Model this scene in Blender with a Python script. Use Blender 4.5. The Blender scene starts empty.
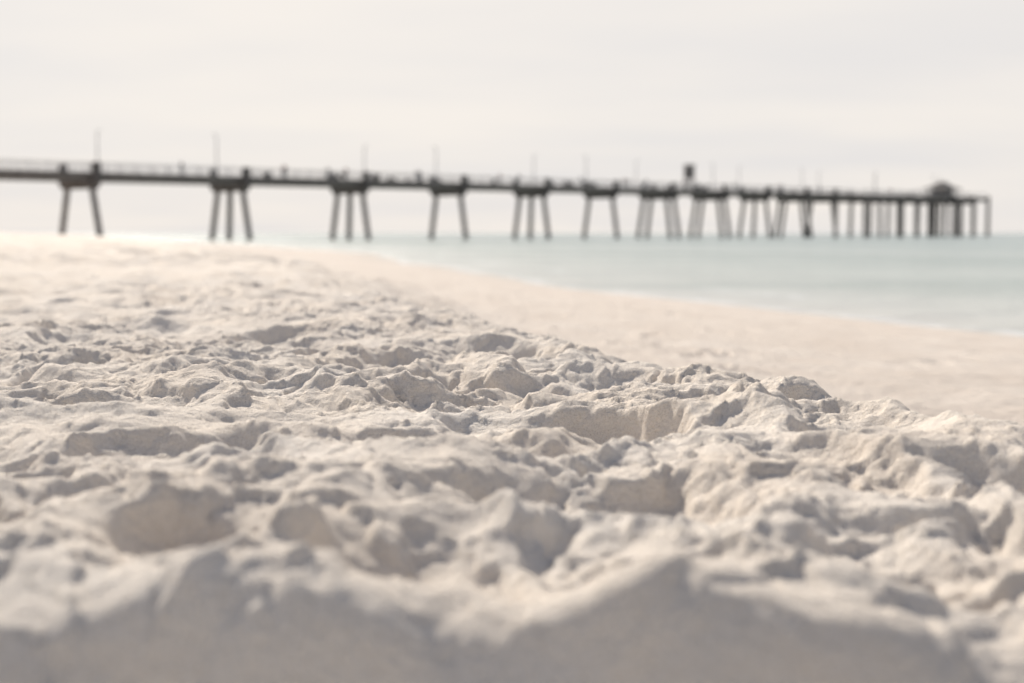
import bpy, math, random
import numpy as np
from mathutils import Vector, Matrix

random.seed(7); rng = np.random.default_rng(11)
scene = bpy.context.scene
scene.view_settings.view_transform = 'Standard'
scene.view_settings.look = 'None'
scene.view_settings.exposure = 0
F = 1422.0
CAMZ = 1.0

# ------------------------------------------------------------ helpers
def link(o, parent=None):
    scene.collection.objects.link(o)
    if parent: o.parent = parent
    return o

def new_mat(name):
    m = bpy.data.materials.new(name); m.use_nodes = True
    nt = m.node_tree
    return m, nt, nt.nodes["Principled BSDF"]

def N(nt, t, **kw):
    n = nt.nodes.new(t)
    for k, v in kw.items():
        if k in n.inputs.keys(): n.inputs[k].default_value = v
        else: setattr(n, k, v)
    return n

def ramp(nt, stops, fac):
    r = nt.nodes.new("ShaderNodeValToRGB")
    els = r.color_ramp.elements
    while len(els) < len(stops): els.new(0.5)
    for e, (p, c) in zip(els, stops):
        e.position = p; e.color = (*c, 1) if len(c) == 3 else c
    nt.links.new(fac, r.inputs["Fac"])
    return r

class MB:
    def __init__(s): s.v = []; s.f = []
    def hexa(s, pts):
        b = len(s.v); s.v += [tuple(p) for p in pts]
        for q in ((0,3,2,1),(4,5,6,7),(0,1,5,4),(1,2,6,5),(2,3,7,6),(3,0,4,7)):
            s.f.append(tuple(b+i for i in q))
    def cyl(s, a, b, r0, r1=None, n=8):
        r1 = r0 if r1 is None else r1
        a = Vector(a); b = Vector(b); d = (b-a).normalized()
        x = d.orthogonal().normalized(); y = d.cross(x)
        i0 = len(s.v)
        for p, r in ((a, r0), (b, r1)):
            for k in range(n):
                t = 2*math.pi*k/n
                s.v.append(tuple(p + x*math.cos(t)*r + y*math.sin(t)*r))
        for k in range(n):
            k2 = (k+1) % n
            s.f.append((i0+k, i0+k2, i0+n+k2, i0+n+k))
        s.f.append(tuple(i0+n-1-k for k in range(n)))
        s.f.append(tuple(i0+n+k for k in range(n)))
    def obj(s, name, mat, parent=None):
        me = bpy.data.meshes.new(name); me.from_pydata(s.v, [], s.f); me.update()
        me.materials.append(mat)
        return link(bpy.data.objects.new(name, me), parent)

# ------------------------------------------------------------ noise
def perlin(x, y, seed=0):
    r = np.random.default_rng(seed)
    perm = r.permutation(256).astype(np.int32)
    ang = r.uniform(0, 2*np.pi, 256)
    gx = np.cos(ang).astype(np.float32); gy = np.sin(ang).astype(np.float32)
    xi = np.floor(x).astype(np.int32); yi = np.floor(y).astype(np.int32)
    xf = (x-xi).astype(np.float32); yf = (y-yi).astype(np.float32)
    u = xf*xf*xf*(xf*(xf*6-15)+10); v = yf*yf*yf*(yf*(yf*6-15)+10)
    def g(ix, iy, dx, dy):
        h = perm[(perm[ix & 255] + iy) & 255]
        return gx[h]*dx + gy[h]*dy
    a = g(xi, yi, xf, yf); b = g(xi+1, yi, xf-1, yf)
    c = g(xi, yi+1, xf, yf-1); d = g(xi+1, yi+1, xf-1, yf-1)
    return (a+(b-a)*u + ((c+(d-c)*u)-(a+(b-a)*u))*v)*1.5

def worley(x, y, seed=0):
    r = np.random.default_rng(seed)
    px = r.random(4096).astype(np.float32); py = r.random(4096).astype(np.float32)
    hh = r.random(4096).astype(np.float32)
    xi = np.floor(x).astype(np.int64); yi = np.floor(y).astype(np.int64)
    f1 = np.full(x.shape, 9., np.float32); f2 = f1.copy(); hv = np.zeros(x.shape, np.float32)
    for dx in (-1, 0, 1):
        for dy in (-1, 0, 1):
            cx = xi+dx; cy = yi+dy
            h = ((cx*7919 + cy*104729) ^ (cx*31 + cy*17)) & 4095
            d = np.hypot(cx+px[h]-x, cy+py[h]-y).astype(np.float32)
            nb = d < f1
            f2 = np.where(nb, f1, np.minimum(f2, d))
            hv = np.where(nb, hh[h], hv)
            f1 = np.where(nb, d, f1)
    return f1, f2, hv

def sst(x, a, b):
    t = np.clip((x-a)/(b-a), 0, 1); return t*t*(3-2*t)

# ------------------------------------------------------------ shoreline / berm curves (world metres)
def curve(pts):
    ys = np.array([p[0] for p in pts], float); xs = np.array([p[1] for p in pts], float)
    L = lambda y: np.log1p(np.maximum(y, -20)+21)
    dense = np.linspace(L(-20.), L(9000.), 4000)
    v = np.interp(np.exp(dense)-22, ys, xs)
    k = np.exp(-0.5*(np.arange(-60, 61)/25.)**2); k /= k.sum()
    v = np.convolve(np.pad(v, 60, mode='edge'), k, 'valid')
    return lambda y: np.interp(L(y), dense, v)
shore = curve([(-20,14),(0,8.5),(13.9,5.0),(25,1.2),(40,-2.0),(65,-6),(110,-20),(170,-45),(300,-110),(800,-450),(9000,-7000)])
berm = curve([(-20,9),(0,1.78),(1,1.34),(2,1.02),(2.6,.86),(3.9,.36),(8.5,-.5),(18,-2.4),(40,-9),(65,-15),(170,-60),(300,-130),(800,-480),(9000,-7200)])

def base_height(X, Y):
    xs = shore(Y) + 0.35*perlin(X*0+3.3, Y*0.12, 5)*np.clip(Y/20, 0.3, 3) + 0.16*perlin(X*0+1.3, Y*0.55, 6)
    wob = 0.12*perlin(X*0.8, Y*1.6, 8) + 0.07*perlin(X*3, Y*4.5, 9)
    xb = berm(Y) + wob*(1+np.clip(Y, 0, 60)*0.08)
    s = xs - X
    u = np.clip(s/np.maximum(xs-xb, 0.5), 0, 1)
    z = 0.42*u**0.85
    w = 0.42 + 0.12*np.clip(Y, 0, 100)
    m = sst(xb - X, -w*0.5, w*0.5)
    inland = 0.28 + 0.27*sst(Y, 6, 70)*sst(xb-X, 0, 8)
    z = z + inland*m
    z = np.where(s < 0, np.maximum(0.045*s, -2.5), z)
    return z, m, s

# ------------------------------------------------------------ ground grid
def axis(c0, c1, step, g, far):
    core = np.arange(c0, c1, step)
    out = []; d = step; p = core[-1]
    while p < far:
        d *= 1+g; p += d; out.append(p)
    return core, np.array(out)
core, right = axis(-1.4, 1.4, 0.0042, 0.027, 6000)
left = -right[:]
xs_ = np.concatenate([left[::-1], core, right])
corey, fary = axis(0.55, 4.4, 0.0055, 0.0105, 7000)
back = []; d = 0.007; p = 0.55
while p > -30: d *= 1.08; p -= d; back.append(p)
ys_ = np.concatenate([np.array(back)[::-1], corey, fary])
X, Y = np.meshgrid(xs_, ys_)
X = X.astype(np.float32); Y = Y.astype(np.float32)
Z, M, S = base_height(X, Y)
Z = Z.astype(np.float32); M = M.astype(np.float32)
R = np.hypot(X, Y)
und = 0.020*perlin(X*1.1, Y*1.1, 1) + 0.022*perlin(X*2.7+5, Y*2.7, 2) + 0.017*perlin(X*6.1, Y*6.1, 3)
und += np.where(R > 6, 0.06*perlin(X*0.25, Y*0.12, 21)*sst(R, 6, 40), 0)
Z += und*M
dry = sst(S, 0.0, 2.0)
Z += dry*(1-M)*(0.012*perlin(X*2.2, Y*1.6, 31)+0.009*perlin(X*6, Y*6, 32)+0.005*perlin(X*17, Y*17, 33))

WX = (X + 0.030*perlin(X*7, Y*7, 40) + 0.013*perlin(X*19, Y*19, 41) + 0.003*perlin(X*55, Y*55, 44)).astype(np.float32)
WY = (Y + 0.030*perlin(X*7+9, Y*7, 42) + 0.013*perlin(X*19, Y*19+4, 43) + 0.003*perlin(X*55, Y*55, 45)).astype(np.float32)
def stamp(cx, cy, rx, ry, ang, depth, rim, hardness=1.6, masked=True, T=None):
    T = Z if T is None else T
    rr = max(rx, ry)*1.9 + 0.08
    i0, i1 = np.searchsorted(xs_, [cx-rr, cx+rr]); j0, j1 = np.searchsorted(ys_, [cy-rr, cy+rr])
    if i1-i0 < 2 or j1-j0 < 2: return
    sl = (slice(j0, j1), slice(i0, i1))
    dx = WX[sl]-cx; dy = WY[sl]-cy
    c, s = math.cos(ang), math.sin(ang)
    d = np.sqrt(((dx*c+dy*s)/rx)**2 + ((-dx*s+dy*c)/ry)**2)
    h = -depth*np.exp(-(d**2)**hardness*0.9) + rim*np.exp(-((d-1.25)/0.28)**2)
    T[sl] += h*(M[sl] if masked else 1)

T = np.zeros_like(Z)
for i in range(600):
    cy = 1.3 + rng.random()**1.3*15
    cx = berm(cy) - rng.random()*min(1.3+cy*0.65, 9.0) + 0.1
    k = rng.uniform(0.5, 1.15)*(1+0.03*cy)
    stamp(cx, cy, 0.15*k*rng.uniform(.7,1.2), 0.075*k*rng.uniform(.8,1.5), rng.uniform(0, math.pi),
          0.036*k*rng.uniform(.4, 1.2), 0.013*k*rng.uniform(.3,1.3), rng.uniform(1.0, 2.0), T=T)
for i in range(1400):
    cy = 14 + rng.random()**1.5*90
    cx = berm(cy) - rng.random()*(cy*0.5+2) + 0.3
    k = rng.uniform(0.9, 1.8)*(1+0.006*cy)
    stamp(cx, cy, 0.22*k, 0.2*k, rng.uniform(0, math.pi), 0.055*k, 0.035*k, T=T)
for (cx, cy, rx, ry, a, dep, rim) in [
    (-.43,2.05,.17,.12,.3,.055,.012), (-.32,1.42,.07,.07,0,.035,.01), (.12,1.68,.20,.13,.1,.055,.012),
    (-.15,2.15,.13,.10,0,.04,.012), (.55,1.8,.13,.13,.4,.04,.012), (-.06,1.32,.07,.06,.5,.03,.008),
    (.02,2.35,.14,.12,.9,.035,.01), (.40,2.55,.15,.1,.3,.035,.01), (.40,1.42,.10,.08,0,.035,.008),
    (-.55,1.6,.12,.08,.5,.03,.01), (-.75,2.5,.2,.12,0.3,.035,.01),(.17,2.9,.18,.12,0.1,.035,.01),
    (-.3,3.2,.2,.12,0.6,.035,.01),(.25,1.95,.12,.08,2.4,-.02,0),(-.25,1.75,.14,.08,.2,-.02,0)]:
    stamp(cx, cy, rx, ry, a, dep, rim, T=T)
lim = (0.058 + 0.004*np.clip(R, 0, 20)).astype(np.float32)
T = np.where(T > 0, 0.4*lim*np.tanh(T/(0.4*lim)), lim*np.tanh(T/lim))
Z += T
for i in range(90):
    cy = 3.2 + rng.random()*22
    a = float(berm(cy)); b = float(shore(cy))
    cx = a + 0.35 + rng.random()**1.4*(b-a)*0.6
    stamp(cx, cy, 0.13, 0.06, rng.uniform(1.0, 2.2), 0.024, 0.010, 1.8, False)

i0, i1 = np.searchsorted(xs_, [-4.5, 3.0]); j0, j1 = np.searchsorted(ys_, [0.5, 10.0])
sl = (slice(j0, j1), slice(i0, i1))
x = WX[sl]; y = WY[sl]; m = M[sl]
soft = sst(perlin(x*1.6+3, y*1.6, 90), -0.35, 0.25)
mk = m*(0.36+0.60*soft)
for (sc, h, sd_, th) in [(3.1,.011,61,.05),(5.3,.0095,62,.0),(8.0,.0065,63,.08),(12.5,.0045,64,-.05),(19,.0032,65,.05)]:
    q = perlin(x*sc, y*sc, sd_) + 0.20*perlin(x*sc*4, y*sc*4, sd_+10)
    Z[sl] += mk*h*(sst(q, th-0.055, th+0.055)-0.5)
f1, f2, hv = worley(x*27, y*27, 4)
mask2 = sst(perlin(x*3.3+7, y*3.3, 52)+0.3*perlin(x*9, y*9, 53), 0.0, 0.38)
Z[sl] += mk*mask2*(0.006*(hv-0.3)*sst(f2-f1, 0.02, 0.36))
f1, f2, hv = worley(x*60, y*60, 6)
Z[sl] += mk*(0.2+0.8*mask2)*(0.0032*(hv-0.3)*sst(f2-f1, 0.02, 0.40))
Z[sl] += mk*(0.005*perlin(x*14, y*14, 54)+0.0032*perlin(x*26, y*26, 55)+0.0024*perlin(x*50, y*50, 56)+0.0018*perlin(x*95, y*95, 57))*(0.55+0.7*mask2)
for i in range(1500):
    cy = 1.6 + rng.random()**1.2*4.5
    cx = berm(cy) + 0.12 - rng.random()*(0.9+cy*0.45)
    k = rng.uniform(0.004, 0.009)
    stamp(cx, cy, k*1.2, k, rng.uniform(0, 3), -k*0.6, 0, 2.5)

# ridge close to the lens: shaded face falls towards the viewer
hx_ = np.array([-3,-.9,-.6,-.45,-.37,-.31,-.26,-.20,-.14,-.08,-.02,.04,.09,.14,.20,.27,.35,.43,.6,.9,3])
hz_ = np.array([0,.0,-.01,-.015,-.025,-.01,.018,.026,.028,-.008,-.025,-.008,.012,.03,.01,-.012,-.012,-.035,-.03,0,0])
hx = np.linspace(-3, 3, 2400); hz = np.interp(hx, hx_, hz_)
kk = np.exp(-0.5*(np.arange(-50, 51)/15.)**2); kk /= kk.sum(); hz = np.convolve(hz, kk, 'same')
Yc = 1.14 + 0.035*perlin(X*3.1, X*0+2.5, 60) + 0.018*perlin(X*9, Y*9, 66)
Z += (0.8*np.interp(X, hx, hz)*np.exp(-((Y-Yc)/0.12)**2)).astype(np.float32)
dd = np.clip(Yc + 0.04 - Y, 0, 0.5)
Z -= (1.1*dd*sst(dd, 0.0, 0.15)).astype(np.float32)*sst(-R, -4, -2)

ny, nx = X.shape
def grid_mesh(name, X, Y, Z, attrs, mat):
    ny, nx = X.shape
    me = bpy.data.meshes.new(name)
    co = np.stack([X, Y, Z], -1).reshape(-1, 3).astype(np.float32)
    me.vertices.add(len(co)); me.vertices.foreach_set("co", co.ravel())
    idx = np.arange(ny*nx).reshape(ny, nx)
    q = np.stack([idx[:-1,:-1], idx[:-1,1:], idx[1:,1:], idx[1:,:-1]], -1).reshape(-1, 4)
    me.loops.add(q.size); me.loops.foreach_set("vertex_index", q.ravel().astype(np.int32))
    me.polygons.add(len(q)); me.polygons.foreach_set("loop_start", (np.arange(len(q))*4).astype(np.int32))
    me.update(calc_edges=True)
    me.shade_smooth()
    for k, a in attrs.items():
        at = me.attributes.new(k, 'FLOAT', 'POINT'); at.data.foreach_set("value", a.astype(np.float32).ravel())
    me.materials.append(mat)
    return link(bpy.data.objects.new(name, me))

# ------------------------------------------------------------ sand material
sand, nt, bs = new_mat("white_sand")
L = nt.links.new
geo = N(nt, "ShaderNodeNewGeometry")
pos = geo.outputs["Position"]
n1 = N(nt, "ShaderNodeTexNoise", Scale=3.0, Detail=6.0); L(pos, n1.inputs["Vector"])
n2 = N(nt, "ShaderNodeTexNoise", Scale=420.0, Detail=3.0); L(pos, n2.inputs["Vector"])
n3 = N(nt, "ShaderNodeTexNoise", Scale=90.0, Detail=6.0, Roughness=0.65); L(pos, n3.inputs["Vector"])
c1 = ramp(nt, [(0.3, (0.83,0.735,0.63)), (0.7, (0.88,0.81,0.725))], n1.outputs["Fac"])
c2 = ramp(nt, [(0.30, (0.72,0.67,0.60)), (0.5, (1,1,1))], n2.outputs["Fac"])
mx = N(nt, "ShaderNodeMixRGB", blend_type='MULTIPLY', Fac=0.7); L(c1.outputs[0], mx.inputs[1]); L(c2.outputs[0], mx.inputs[2])
at = N(nt, "ShaderNodeAttribute", attribute_name="foreshore")
mx2 = N(nt, "ShaderNodeMixRGB", blend_type='MIX'); L(at.outputs["Fac"], mx2.inputs[0]); L(mx.outputs[0], mx2.inputs[1])
n4 = N(nt, "ShaderNodeTexNoise", Scale=1.7, Detail=7.0, Roughness=0.65); L(pos, n4.inputs["Vector"])
c4 = ramp(nt, [(0.35, (0.66,0.575,0.495)), (0.65, (0.74,0.665,0.585))], n4.outputs["Fac"])
L(c4.outputs[0], mx2.inputs[2])
aw = N(nt, "ShaderNodeAttribute", attribute_name="wet")
mx3 = N(nt, "ShaderNodeMixRGB", blend_type='MIX'); L(aw.outputs["Fac"], mx3.inputs[0]); L(mx2.outputs[0], mx3.inputs[1])
mx3.inputs[2].default_value = (0.62,0.56,0.49,1)
L(mx3.outputs[0], bs.inputs["Base Color"])
bs.inputs["Roughness"].default_value = 0.95
bs.inputs["Specular IOR Level"].default_value = 0.15
b1 = N(nt, "ShaderNodeBump", Strength=0.9, Distance=0.0025); L(n2.outputs["Fac"], b1.inputs["Height"])
b2 = N(nt, "ShaderNodeBump", Strength=1.0, Distance=0.006); L(n3.outputs["Fac"], b2.inputs["Height"]); L(b1.outputs[0], b2.inputs["Normal"])
L(b2.outputs[0], bs.inputs["Normal"])
wet = (1-sst(S, 0.1, 1.2+np.clip(Y,0,60)*0.02))
grid_mesh("sandy_beach", X, Y, Z, {"foreshore": (1-M), "wet": wet}, sand)

# ------------------------------------------------------------ sea
wx = np.concatenate([-np.geomspace(9000, 30, 60), np.arange(-29, 40, 0.25), np.geomspace(41, 9000, 60)])
wy = np.concatenate([np.linspace(-30, 4, 12), np.arange(4.5, 60, 0.2), np.geomspace(61, 15000, 160)])
WXg, WYg = np.meshgrid(wx, wy)
zb, mb, sb = base_height(WXg.astype(np.float32), WYg.astype(np.float32))
off = -sb
swell = 0.016*np.sin((off + 1.2*perlin(WXg*0.1, WYg*0.1, 70))*1.9)*sst(off, 0.3, 3)*sst(-off, -40, -15)
WZ = 0.004 + swell
sea, nt, bs = new_mat("sea_water")
L = nt.links.new
geo = N(nt, "ShaderNodeNewGeometry"); pos = geo.outputs["Position"]
ad = N(nt, "ShaderNodeAttribute", attribute_name="offshore")
big = N(nt, "ShaderNodeMapping"); big.inputs["Scale"].default_value = (0.025, 0.08, 1); L(pos, big.inputs["Vector"])
nb = N(nt, "ShaderNodeTexNoise", Scale=1.0, Detail=5.0); L(big.outputs[0], nb.inputs["Vector"])
cr = ramp(nt, [(0.0, (0.64,0.61,0.545)), (0.12, (0.58,0.58,0.525)), (0.35, (0.49,0.525,0.475)), (1.0, (0.41,0.465,0.43))], ad.outputs["Fac"])
cn = ramp(nt, [(0.40, (0.68,0.74,0.73)), (0.56, (1.0,1.0,1.0))], nb.outputs["Fac"])
mm = N(nt, "ShaderNodeMixRGB", blend_type='MULTIPLY', Fac=0.8); L(cr.outputs[0], mm.inputs[1]); L(cn.outputs[0], mm.inputs[2])
af = N(nt, "ShaderNodeAttribute", attribute_name="foam")
fm = N(nt, "ShaderNodeMixRGB", blend_type='MIX'); L(af.outputs["Fac"], fm.inputs[0]); L(mm.outputs[0], fm.inputs[1]); fm.inputs[2].default_value = (.85,.85,.83,1)
L(fm.outputs[0], bs.inputs["Base Color"])
bs.inputs["Roughness"].default_value = 0.25
bs.inputs["IOR"].default_value = 1.33
mp = N(nt, "ShaderNodeMapping"); mp.inputs["Scale"].default_value = (0.5, 1.0, 1); mp.inputs["Rotation"].default_value = (0,0,math.radians(35)); L(pos, mp.inputs["Vector"])
w1 = N(nt, "ShaderNodeTexNoise", Scale=1.3, Detail=7.0, Roughness=0.6); L(mp.outputs[0], w1.inputs["Vector"])
bb = N(nt, "ShaderNodeBump", Strength=1.0, Distance=0.25); L(w1.outputs["Fac"], bb.inputs["Height"])
L(bb.outputs[0], bs.inputs["Normal"])
o1 = off + 0.25*perlin(WXg*0.5, WYg*0.5, 71)
foam = np.exp(-((o1-0.12)/0.18)**2)*(0.5+0.5*sst(perlin(WXg*1.2, WYg*0.7, 72), -.3, .2))
foam = np.maximum(foam, 0.5*np.exp(-((o1-2.6)/0.16)**2)*sst(perlin(WXg*.25, WYg*.15, 73), .05, .25))
grid_mesh("sea", WXg, WYg, WZ, {"offshore": np.clip(off/60, 0, 1)**0.6, "foam": foam*0.9}, sea)

# ------------------------------------------------------------ fishing pier
P0 = Vector((-51.4, 170.0, 0)); P1 = Vector((133.9, 400.0, 0))
D = (P1-P0).normalized(); PN = Vector((-D.y, D.x, 0)); LEN = (P1-P0).length
def dz(s): return 8.15 + 2.45*s/295.4
LEN -= 13.5
def P(s, v, z): return P0 + D*s + PN*v + Vector((0, 0, z))

def stone(name, c, r=0.85, sc=1.5):
    m, nt, bs = new_mat(name)
    geo = N(nt, "ShaderNodeNewGeometry")
    n = N(nt, "ShaderNodeTexNoise", Scale=sc, Detail=6.0); nt.links.new(geo.outputs["Position"], n.inputs["Vector"])
    r_ = ramp(nt, [(0.3, tuple(x*0.65 for x in c)), (0.7, tuple(min(1, x*1.2) for x in c))], n.outputs["Fac"])
    nt.links.new(r_.outputs[0], bs.inputs["Base Color"]); bs.inputs["Roughness"].default_value = r
    return m
conc = stone("weathered_hazed_concrete", (0.22,0.202,0.19))  # weathered mottling; base colour lightened to stand in for distance haze
conc_d = stone("pile_concrete", (0.135,0.122,0.115))
rail_m = stone("rail_metal", (0.55,0.53,0.52), 0.5)
roof_m = stone("roof_shingle", (0.15,0.14,0.135))
pole_m = stone("lamp_metal", (0.38,0.37,0.36), 0.5)

pier = link(bpy.data.objects.new("fishing_pier", None)); pier.location = P0
def adopt(o):
    o.parent = pier; o.matrix_parent_inverse = Matrix.Translation(-P0)
def beam(mb, s0, s1, v0, v1, za, zb):
    mb.hexa([P(s0,v0,dz(s0)+za),P(s1,v0,dz(s1)+za),P(s1,v1,dz(s1)+za),P(s0,v1,dz(s0)+za),
             P(s0,v0,dz(s0)+zb),P(s1,v0,dz(s1)+zb),P(s1,v1,dz(s1)+zb),P(s0,v1,dz(s0)+zb)])
W = 3.0; EW = 1.2
S0 = -110.0; SH = 204.0
mb = MB()
beam(mb, S0, SH, -W, W, -0.32, 0)
beam(mb, SH, LEN, -W-EW, W+EW, -0.34, -0.003)
for v in (-2.2, 0, 2.2): beam(mb, S0, SH-0.01, v-0.25, v+0.25, -1.05, -0.322)
for v in (-3.6, -1.8, 0, 1.8, 3.6): beam(mb, SH+.01, LEN-0.1, v-0.25, v+0.25, -1.05, -0.342)
adopt(mb.obj("deck", conc))

svals = [0.0, 22.9, 44.9, 66.2, 87.1, 107.0, 125.8, 144.4, 162.2, 179.0, 192.5]
kinds = [2,3,3,2,3,2,4,4,3,4,2]
svals = [-92,-69,-46,-23] + svals; kinds = [2,3,2,3] + kinds
mb = MB(); mc = MB()
def ground_z(p):
    z,_,_ = base_height(np.array([[p.x]], np.float32), np.array([[p.y]], np.float32)); return float(z[0,0]) - 0.6
for s, k in zip(svals, kinds):
    rows = [0.0] if k < 4 else [-1.3, 1.3]
    hw = 0.6 if k < 4 else 1.7
    top = dz(s)
    mc.hexa([P(s-hw,-2.9,top-1.95),P(s+hw,-2.9,top-1.95),P(s+hw,2.9,top-1.95),P(s-hw,2.9,top-1.95),
             P(s-hw,-3.6,top-1.06),P(s+hw,-3.6,top-1.06),P(s+hw,3.6,top-1.06),P(s-hw,3.6,top-1.06)])
    for v in (-3.35, 3.35):
        sg = 1 if v > 0 else -1
        mc.hexa([P(s-.45,sg*3.02,top-1.06),P(s+.45,sg*3.02,top-1.06),P(s+.45,sg*3.62,top-1.06),P(s-.45,sg*3.62,top-1.06),
                 P(s-.45,sg*3.02,top+1.15),P(s+.45,sg*3.02,top+1.15),P(s+.45,sg*3.62,top+1.15),P(s-.45,sg*3.62,top+1.15)])
    for r in rows:
        legs = [(-2.5,-4.1),(2.5,4.1)]
        if k == 3: legs.append((0.0, 0.4))
        for a, b in legs:
            pt = P(s+r, a, top-1.8); pb = P(s+r*1.25, b, 0); pb.z = ground_z(pb)
            mb.cyl(pt, pb, 0.38, 0.38, 8)
s = SH + 3
i = 0
while s < LEN-1:
    top = dz(s)
    mc.hexa([P(s-.5,-4.1,top-1.8),P(s+.5,-4.1,top-1.8),P(s+.5,4.1,top-1.8),P(s-.5,4.1,top-1.8),
             P(s-.5,-4.2,top-1.06),P(s+.5,-4.2,top-1.06),P(s+.5,4.2,top-1.06),P(s-.5,4.2,top-1.06)])
    for v in (-3.6, 3.6) + ((0,) if i % 2 else ()):
        pt = P(s, v, top-1.7); pb = P(s, v*1.05, 0); pb.z = ground_z(pb); mb.cyl(pt, pb, 0.44, 0.44, 8)
    s += 10.5 if i % 3 else 8; i += 1
adopt(mc.obj("pile_caps", conc_d)); adopt(mb.obj("piles", conc_d))
mb = MB()
for v, ss in ((-4.75, LEN-.8), (-4.75, LEN-11), (-4.75, LEN-24), (4.75, LEN-.8), (4.75, LEN-11)):
    mb.cyl(P(ss, v, -2.5), P(ss, v, dz(ss)+0.3), 0.52, 0.48, 10)
adopt(mb.obj("fender_piles", conc_d))
mb = MB()
def rails(s0, s1, v):
    for zz in (0.35, 0.62, 0.88, 1.10):
        t = 0.04 if zz > 1 else 0.02
        beam(mb, s0, s1, v-t, v+t, zz-t, zz+t)
    s = s0 + 0.6
    while s < s1:
        beam(mb, s-.04, s+.04, v-.045, v+.045, 0.002, 1.055); s += 2.4
rails(S0, SH, -2.9); rails(S0, SH, 2.9); rails(SH+.1, LEN-.1, -4.05); rails(SH+.1, LEN-.1, 4.05)
adopt(mb.obj("railing", rail_m))
mb = MB()
for i in range(40):
    s = rng.uniform(20, LEN-8); w = rng.uniform(.5, 1.6); h = rng.uniform(.45, 1.0); v = rng.choice([-2.3, 2.3])
    beam(mb, s, s+w, v-.25, v+.25, 0.38, 0.46); beam(mb, s, s+w, v+.18*np.sign(v), v+.25*np.sign(v), 0.462, 0.46+h*.5)
    for q in (0.05, w-.15): beam(mb, s+q, s+q+.1, v-.2, v+.2, 0.002, 0.378)
adopt(mb.obj("benches", conc_d))

# lamp posts
def lamp_mesh():
    m = MB()
    m.cyl((0,0,0),(0,0,.5),.14,.10); m.cyl((0,0,.5),(0,0,5.2),.085,.06)
    m.cyl((0,0,5.15),(.35,0,5.25),.035,.03)
    m.hexa([(.2,-.11,5.18),(.65,-.11,5.2),(.65,.11,5.2),(.2,.11,5.18),(.25,-.08,5.28),(.6,-.08,5.3),(.6,.08,5.3),(.25,.08,5.28)])
    me = bpy.data.meshes.new("lamp_post"); me.from_pydata(m.v, [], m.f); me.materials.append(pole_m); return me
lm = lamp_mesh()
for i, s in enumerate([-46, 4.4, 18.6, 50.5, 60.5, 91, 99.0, 122, 141, 160, 178, 196, 212, 228, 246, 268]):
    v = (2.6 if i % 2 else -2.6) if s < SH else (3.8 if i % 2 else -3.8)
    o = link(bpy.data.objects.new("lamp_post", lm)); o.location = P(s, v, dz(s)-.005)
    o.rotation_euler = (0, 0, math.atan2(PN.y, PN.x) + (math.pi if v > 0 else 0))

# observation box tower
tw = link(bpy.data.objects.new("observation_tower", None)); st = 0.462*295.4; tw.location = P(st, 0, dz(st))
m = MB()
for a in (-.6,.6):
    for b in (-.6,.6): m.cyl((a,b,0),(a,b,2.6),.11)
m.cyl((-.6,-.6,1.2),(.6,-.6,2.0),.05); m.cyl((-.6,.6,1.2),(.6,.6,2.0),.05)
m.obj("legs", conc_d, tw)
m = MB(); m.hexa([(-.75,-.75,2.2),(.75,-.75,2.2),(.75,.75,2.2),(-.75,.75,2.2),(-.75,-.75,4.6),(.75,-.75,4.6),(.75,.75,4.6),(-.75,.75,4.6)])
m.hexa([(-1.0,-1.0,4.62),(1.0,-1.0,4.62),(1.0,1.0,4.62),(-1.0,1.0,4.62),(-.7,-.7,4.9),(.7,-.7,4.9),(.7,.7,4.9),(-.7,.7,4.9)])
m.obj("cabin", conc, tw)
tw.rotation_euler = (0,0,math.atan2(D.y, D.x))

# pavilion near the end
pv = link(bpy.data.objects.new("pier_pavilion", None)); sp = 261; pv.location = P(sp, 0, dz(sp))
pv.rotation_euler = (0,0,math.atan2(D.y, D.x))
m = MB()
for a in (-4.4,-1.4,1.4,4.4):
    for b in (-3.0,3.0): m.cyl((a,b,-.02),(a,b,2.3),.14)
m.obj("posts", conc_d, pv)
m = MB()
m.hexa([(-5.3,-3.7,2.0),(5.3,-3.7,2.0),(5.3,3.7,2.0),(-5.3,3.7,2.0),(-2.2,-1.2,3.2),(2.2,-1.2,3.2),(2.2,1.2,3.2),(-2.2,1.2,3.2)])
m.hexa([(-2.0,-1.0,3.2),(2.0,-1.0,3.2),(2.0,1.0,3.2),(-2.0,1.0,3.2),(-2.0,-1.0,3.4),(2.0,-1.0,3.4),(2.0,1.0,3.4),(-2.0,1.0,3.4)])
m.hexa([(-2.5,-1.4,3.4),(2.5,-1.4,3.4),(2.5,1.4,3.4),(-2.5,1.4,3.4),(-1.0,-.1,4.1),(1.0,-.1,4.1),(1.0,.1,4.1),(-1.0,.1,4.1)])
m.obj("hip_roof", roof_m, pv)
m = MB(); m.hexa([(-2.4,-2.0,0.01),(2.4,-2.0,0.01),(2.4,2.0,0.01),(-2.4,2.0,0.01),(-2.4,-2.0,1.98),(2.4,-2.0,1.98),(2.4,2.0,1.98),(-2.4,2.0,1.98)])
m.obj("kiosk", conc, pv)

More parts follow.
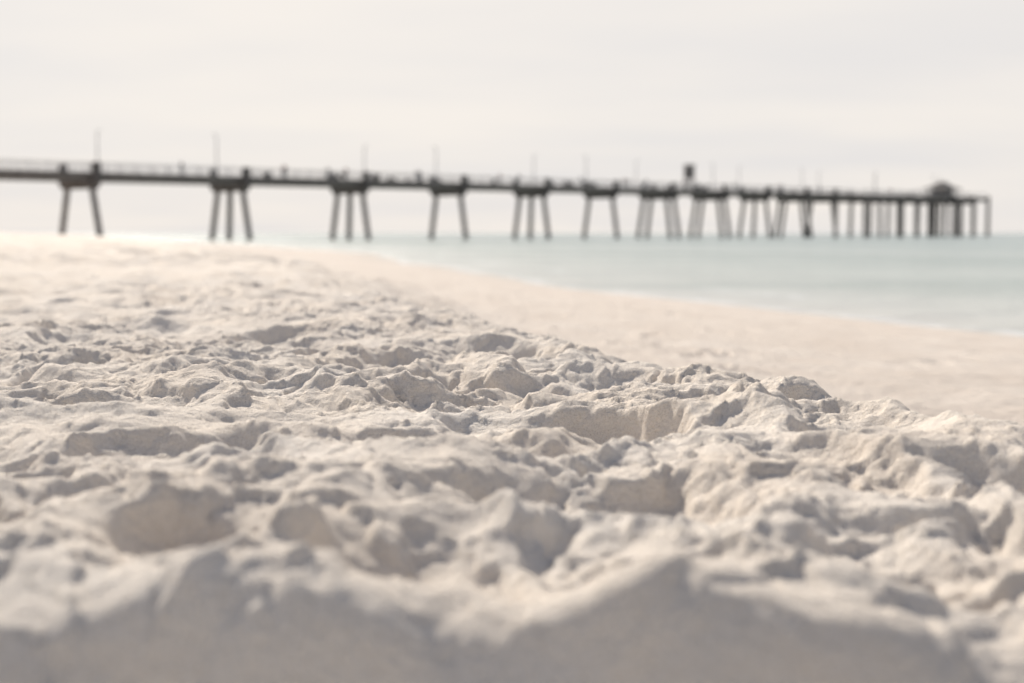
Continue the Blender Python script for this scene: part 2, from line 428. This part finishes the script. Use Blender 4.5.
# ------------------------------------------------------------ people on the pier
def cloth(name, c):
    m, nt, bs = new_mat(name)
    tc = N(nt, "ShaderNodeTexCoord"); sp = N(nt, "ShaderNodeSeparateXYZ"); nt.links.new(tc.outputs["Object"], sp.inputs[0])
    mr = N(nt, "ShaderNodeMapRange"); mr.inputs[1].default_value = 0; mr.inputs[2].default_value = 1.75
    nt.links.new(sp.outputs["Z"], mr.inputs[0])
    r = ramp(nt, [(0, (.04,.035,.03)), (.05, (.05,.06,.09)), (.53, c), (.835, (.40,.25,.18)), (.94, (.05,.035,.025))], mr.outputs[0])
    r.color_ramp.interpolation = 'CONSTANT'
    nt.links.new(r.outputs[0], bs.inputs["Base Color"]); bs.inputs["Roughness"].default_value = .9
    return m
cl = [cloth("clothes_dark", (.06,.06,.08)), cloth("clothes_red", (.22,.06,.05)), cloth("clothes_grey", (.2,.2,.2))]
def person(loc, rot, mat, pose):
    ax = {0:(.0,.0), 1:(.22,-.18), 2:(.1,.05)}[pose]
    hands = {0:((.06,.30,.82),(.05,-.30,.82)), 1:((.3,.26,.95),(-.15,-.28,.85)), 2:((.42,.14,1.10),(.42,-.14,1.10))}[pose]
    elb = {0:((0,.26,1.10),(0,-.26,1.10)), 1:((.02,.26,1.12),(-.12,-.26,1.12)), 2:((.12,.25,1.12),(.12,-.25,1.12))}[pose]
    v = [(0,0,.95,.14),(0,0,1.12,.125),(0,0,1.34,.15),(0,0,1.50,.06),(.02,0,1.60,.09),(.01,0,1.70,.085)]
    e = [(0,1),(1,2),(2,3),(3,4),(4,5)]
    for sgn, sh in ((1,0),(-1,1)):
        i = len(v)
        v += [(0,.19*sgn,1.40,.07),(*elb[sh],.045),(*hands[sh],.032),(hands[sh][0]+.05,hands[sh][1],hands[sh][2]-.07,.035)]
        e += [(2,i),(i,i+1),(i+1,i+2),(i+2,i+3)]
        i = len(v); f = ax[sh]
        v += [(0,.10*sgn,.86,.105),(f*.6+.02,.11*sgn,.48,.065),(f,.11*sgn,.09,.045),(f+.15,.13*sgn,.04,.04)]
        e += [(0,i),(i,i+1),(i+1,i+2),(i+2,i+3)]
    me = bpy.data.meshes.new("person"); me.from_pydata([a[:3] for a in v], e, [])
    o = link(bpy.data.objects.new("person", me))
    sk = o.modifiers.new("skin", 'SKIN'); sk.use_smooth_shade = True
    if not me.skin_vertices:
        bpy.context.view_layer.objects.active = o
        try: bpy.ops.mesh.customdata_skin_add()
        except Exception as ex: print("skin", ex)
    if me.skin_vertices:
        for a, d in zip(v, me.skin_vertices[0].data): d.radius = (a[3], a[3])
        me.skin_vertices[0].data[0].use_root = True
    else: print("NO SKIN DATA")
    ss = o.modifiers.new("sub", 'SUBSURF'); ss.levels = 1; ss.render_levels = 1
    me.materials.append(mat); o.location = loc; o.rotation_euler = (0,0,rot)
    return o
pa = math.atan2(D.y, D.x)
for i, (s, v) in enumerate([(13.3,-2.2),(30.5,-2.0),(31.3,-1.5),(38.5,-2.2),(42,-2.2),(56.5,-2.3),(58,-1.6),(76,-2.3),(81,-2.2),(98,-2.3),(111,-2.2),(112.2,-2.2),(118,-2.3),(131,-2.2),(136,-2),(150,-2.2),(168,-2.3),(170,-2.1),(187,-2.2),(221,-3.6),(236,-3.5),(248,-3.5)]):
    person(P(s, v, dz(s)+0.0), pa + rng.choice([0, math.pi, -math.pi/2]) + rng.uniform(-.3,.3), cl[i % 3], int(rng.integers(0, 3)))

# ------------------------------------------------------------ light
AZ = math.radians(-24); EL = math.radians(38)
sd = Vector((math.sin(AZ)*math.cos(EL), math.cos(AZ)*math.cos(EL), math.sin(EL)))
sun = bpy.data.lights.new("sun", 'SUN'); sun.energy = 5.0; sun.angle = math.radians(0.6); sun.color = (1.0, 0.92, 0.81)
so = link(bpy.data.objects.new("sun", sun)); so.rotation_euler = sd.to_track_quat('Z', 'Y').to_euler(); so.location = (0,0,50)

w = bpy.data.worlds.new("World"); scene.world = w; w.use_nodes = True
nt = w.node_tree; L = nt.links.new
bg = nt.nodes["Background"]; bg.inputs["Strength"].default_value = 0.10
sky = N(nt, "ShaderNodeTexSky", sky_type='NISHITA'); sky.sun_disc = False
sky.sun_elevation = EL; sky.sun_rotation = AZ; sky.dust_density = 1.5; sky.air_density = 1.0
tc = N(nt, "ShaderNodeTexCoord"); sep = N(nt, "ShaderNodeSeparateXYZ"); L(tc.outputs["Generated"], sep.inputs[0])
zc = N(nt, "ShaderNodeMath", operation='MAXIMUM'); L(sep.outputs["Z"], zc.inputs[0]); zc.inputs[1].default_value = 0.0
za = N(nt, "ShaderNodeMath", operation='ADD'); L(zc.outputs[0], za.inputs[0]); za.inputs[1].default_value = 0.12
vd = N(nt, "ShaderNodeVectorMath", operation='DIVIDE'); L(tc.outputs["Generated"], vd.inputs[0]); L(za.outputs[0], vd.inputs[1])
mp = N(nt, "ShaderNodeMapping"); mp.inputs["Scale"].default_value = (0.55, 0.8, 0.0); mp.inputs["Rotation"].default_value = (0,0,0.35); L(vd.outputs[0], mp.inputs["Vector"])
cn = N(nt, "ShaderNodeTexNoise", Scale=1.0, Detail=5.0, Roughness=0.45); L(mp.outputs[0], cn.inputs["Vector"])
cc = ramp(nt, [(0.34, (0.81,0.785,0.775)), (0.64, (0.92,0.865,0.81))], cn.outputs["Fac"])
sc = N(nt, "ShaderNodeVectorMath", operation='SCALE'); L(cc.outputs[0], sc.inputs[0]); sc.inputs["Scale"].default_value = 10.0
fr = N(nt, "ShaderNodeMapRange"); L(zc.outputs[0], fr.inputs[0])
fr.inputs[1].default_value = 0.17; fr.inputs[2].default_value = 0.38; fr.inputs[3].default_value = 0.96; fr.inputs[4].default_value = 0.08
mixw = N(nt, "ShaderNodeMixRGB", blend_type='MIX'); L(fr.outputs[0], mixw.inputs[0]); L(sky.outputs[0], mixw.inputs[1]); L(sc.outputs[0], mixw.inputs[2])
L(mixw.outputs[0], bg.inputs["Color"])

# ------------------------------------------------------------ camera
cam = bpy.data.cameras.new("camera"); cam.lens = 50; cam.sensor_width = 36; cam.clip_start = 0.02; cam.clip_end = 30000
co = link(bpy.data.objects.new("camera", cam)); co.location = (0, 0, CAMZ)
co.rotation_euler = (math.radians(90) - math.atan(108.5/F), 0, 0)
cam.dof.use_dof = True; cam.dof.focus_distance = 2.7; cam.dof.aperture_fstop = 2.8
scene.camera = co
print("verts", nx*ny)
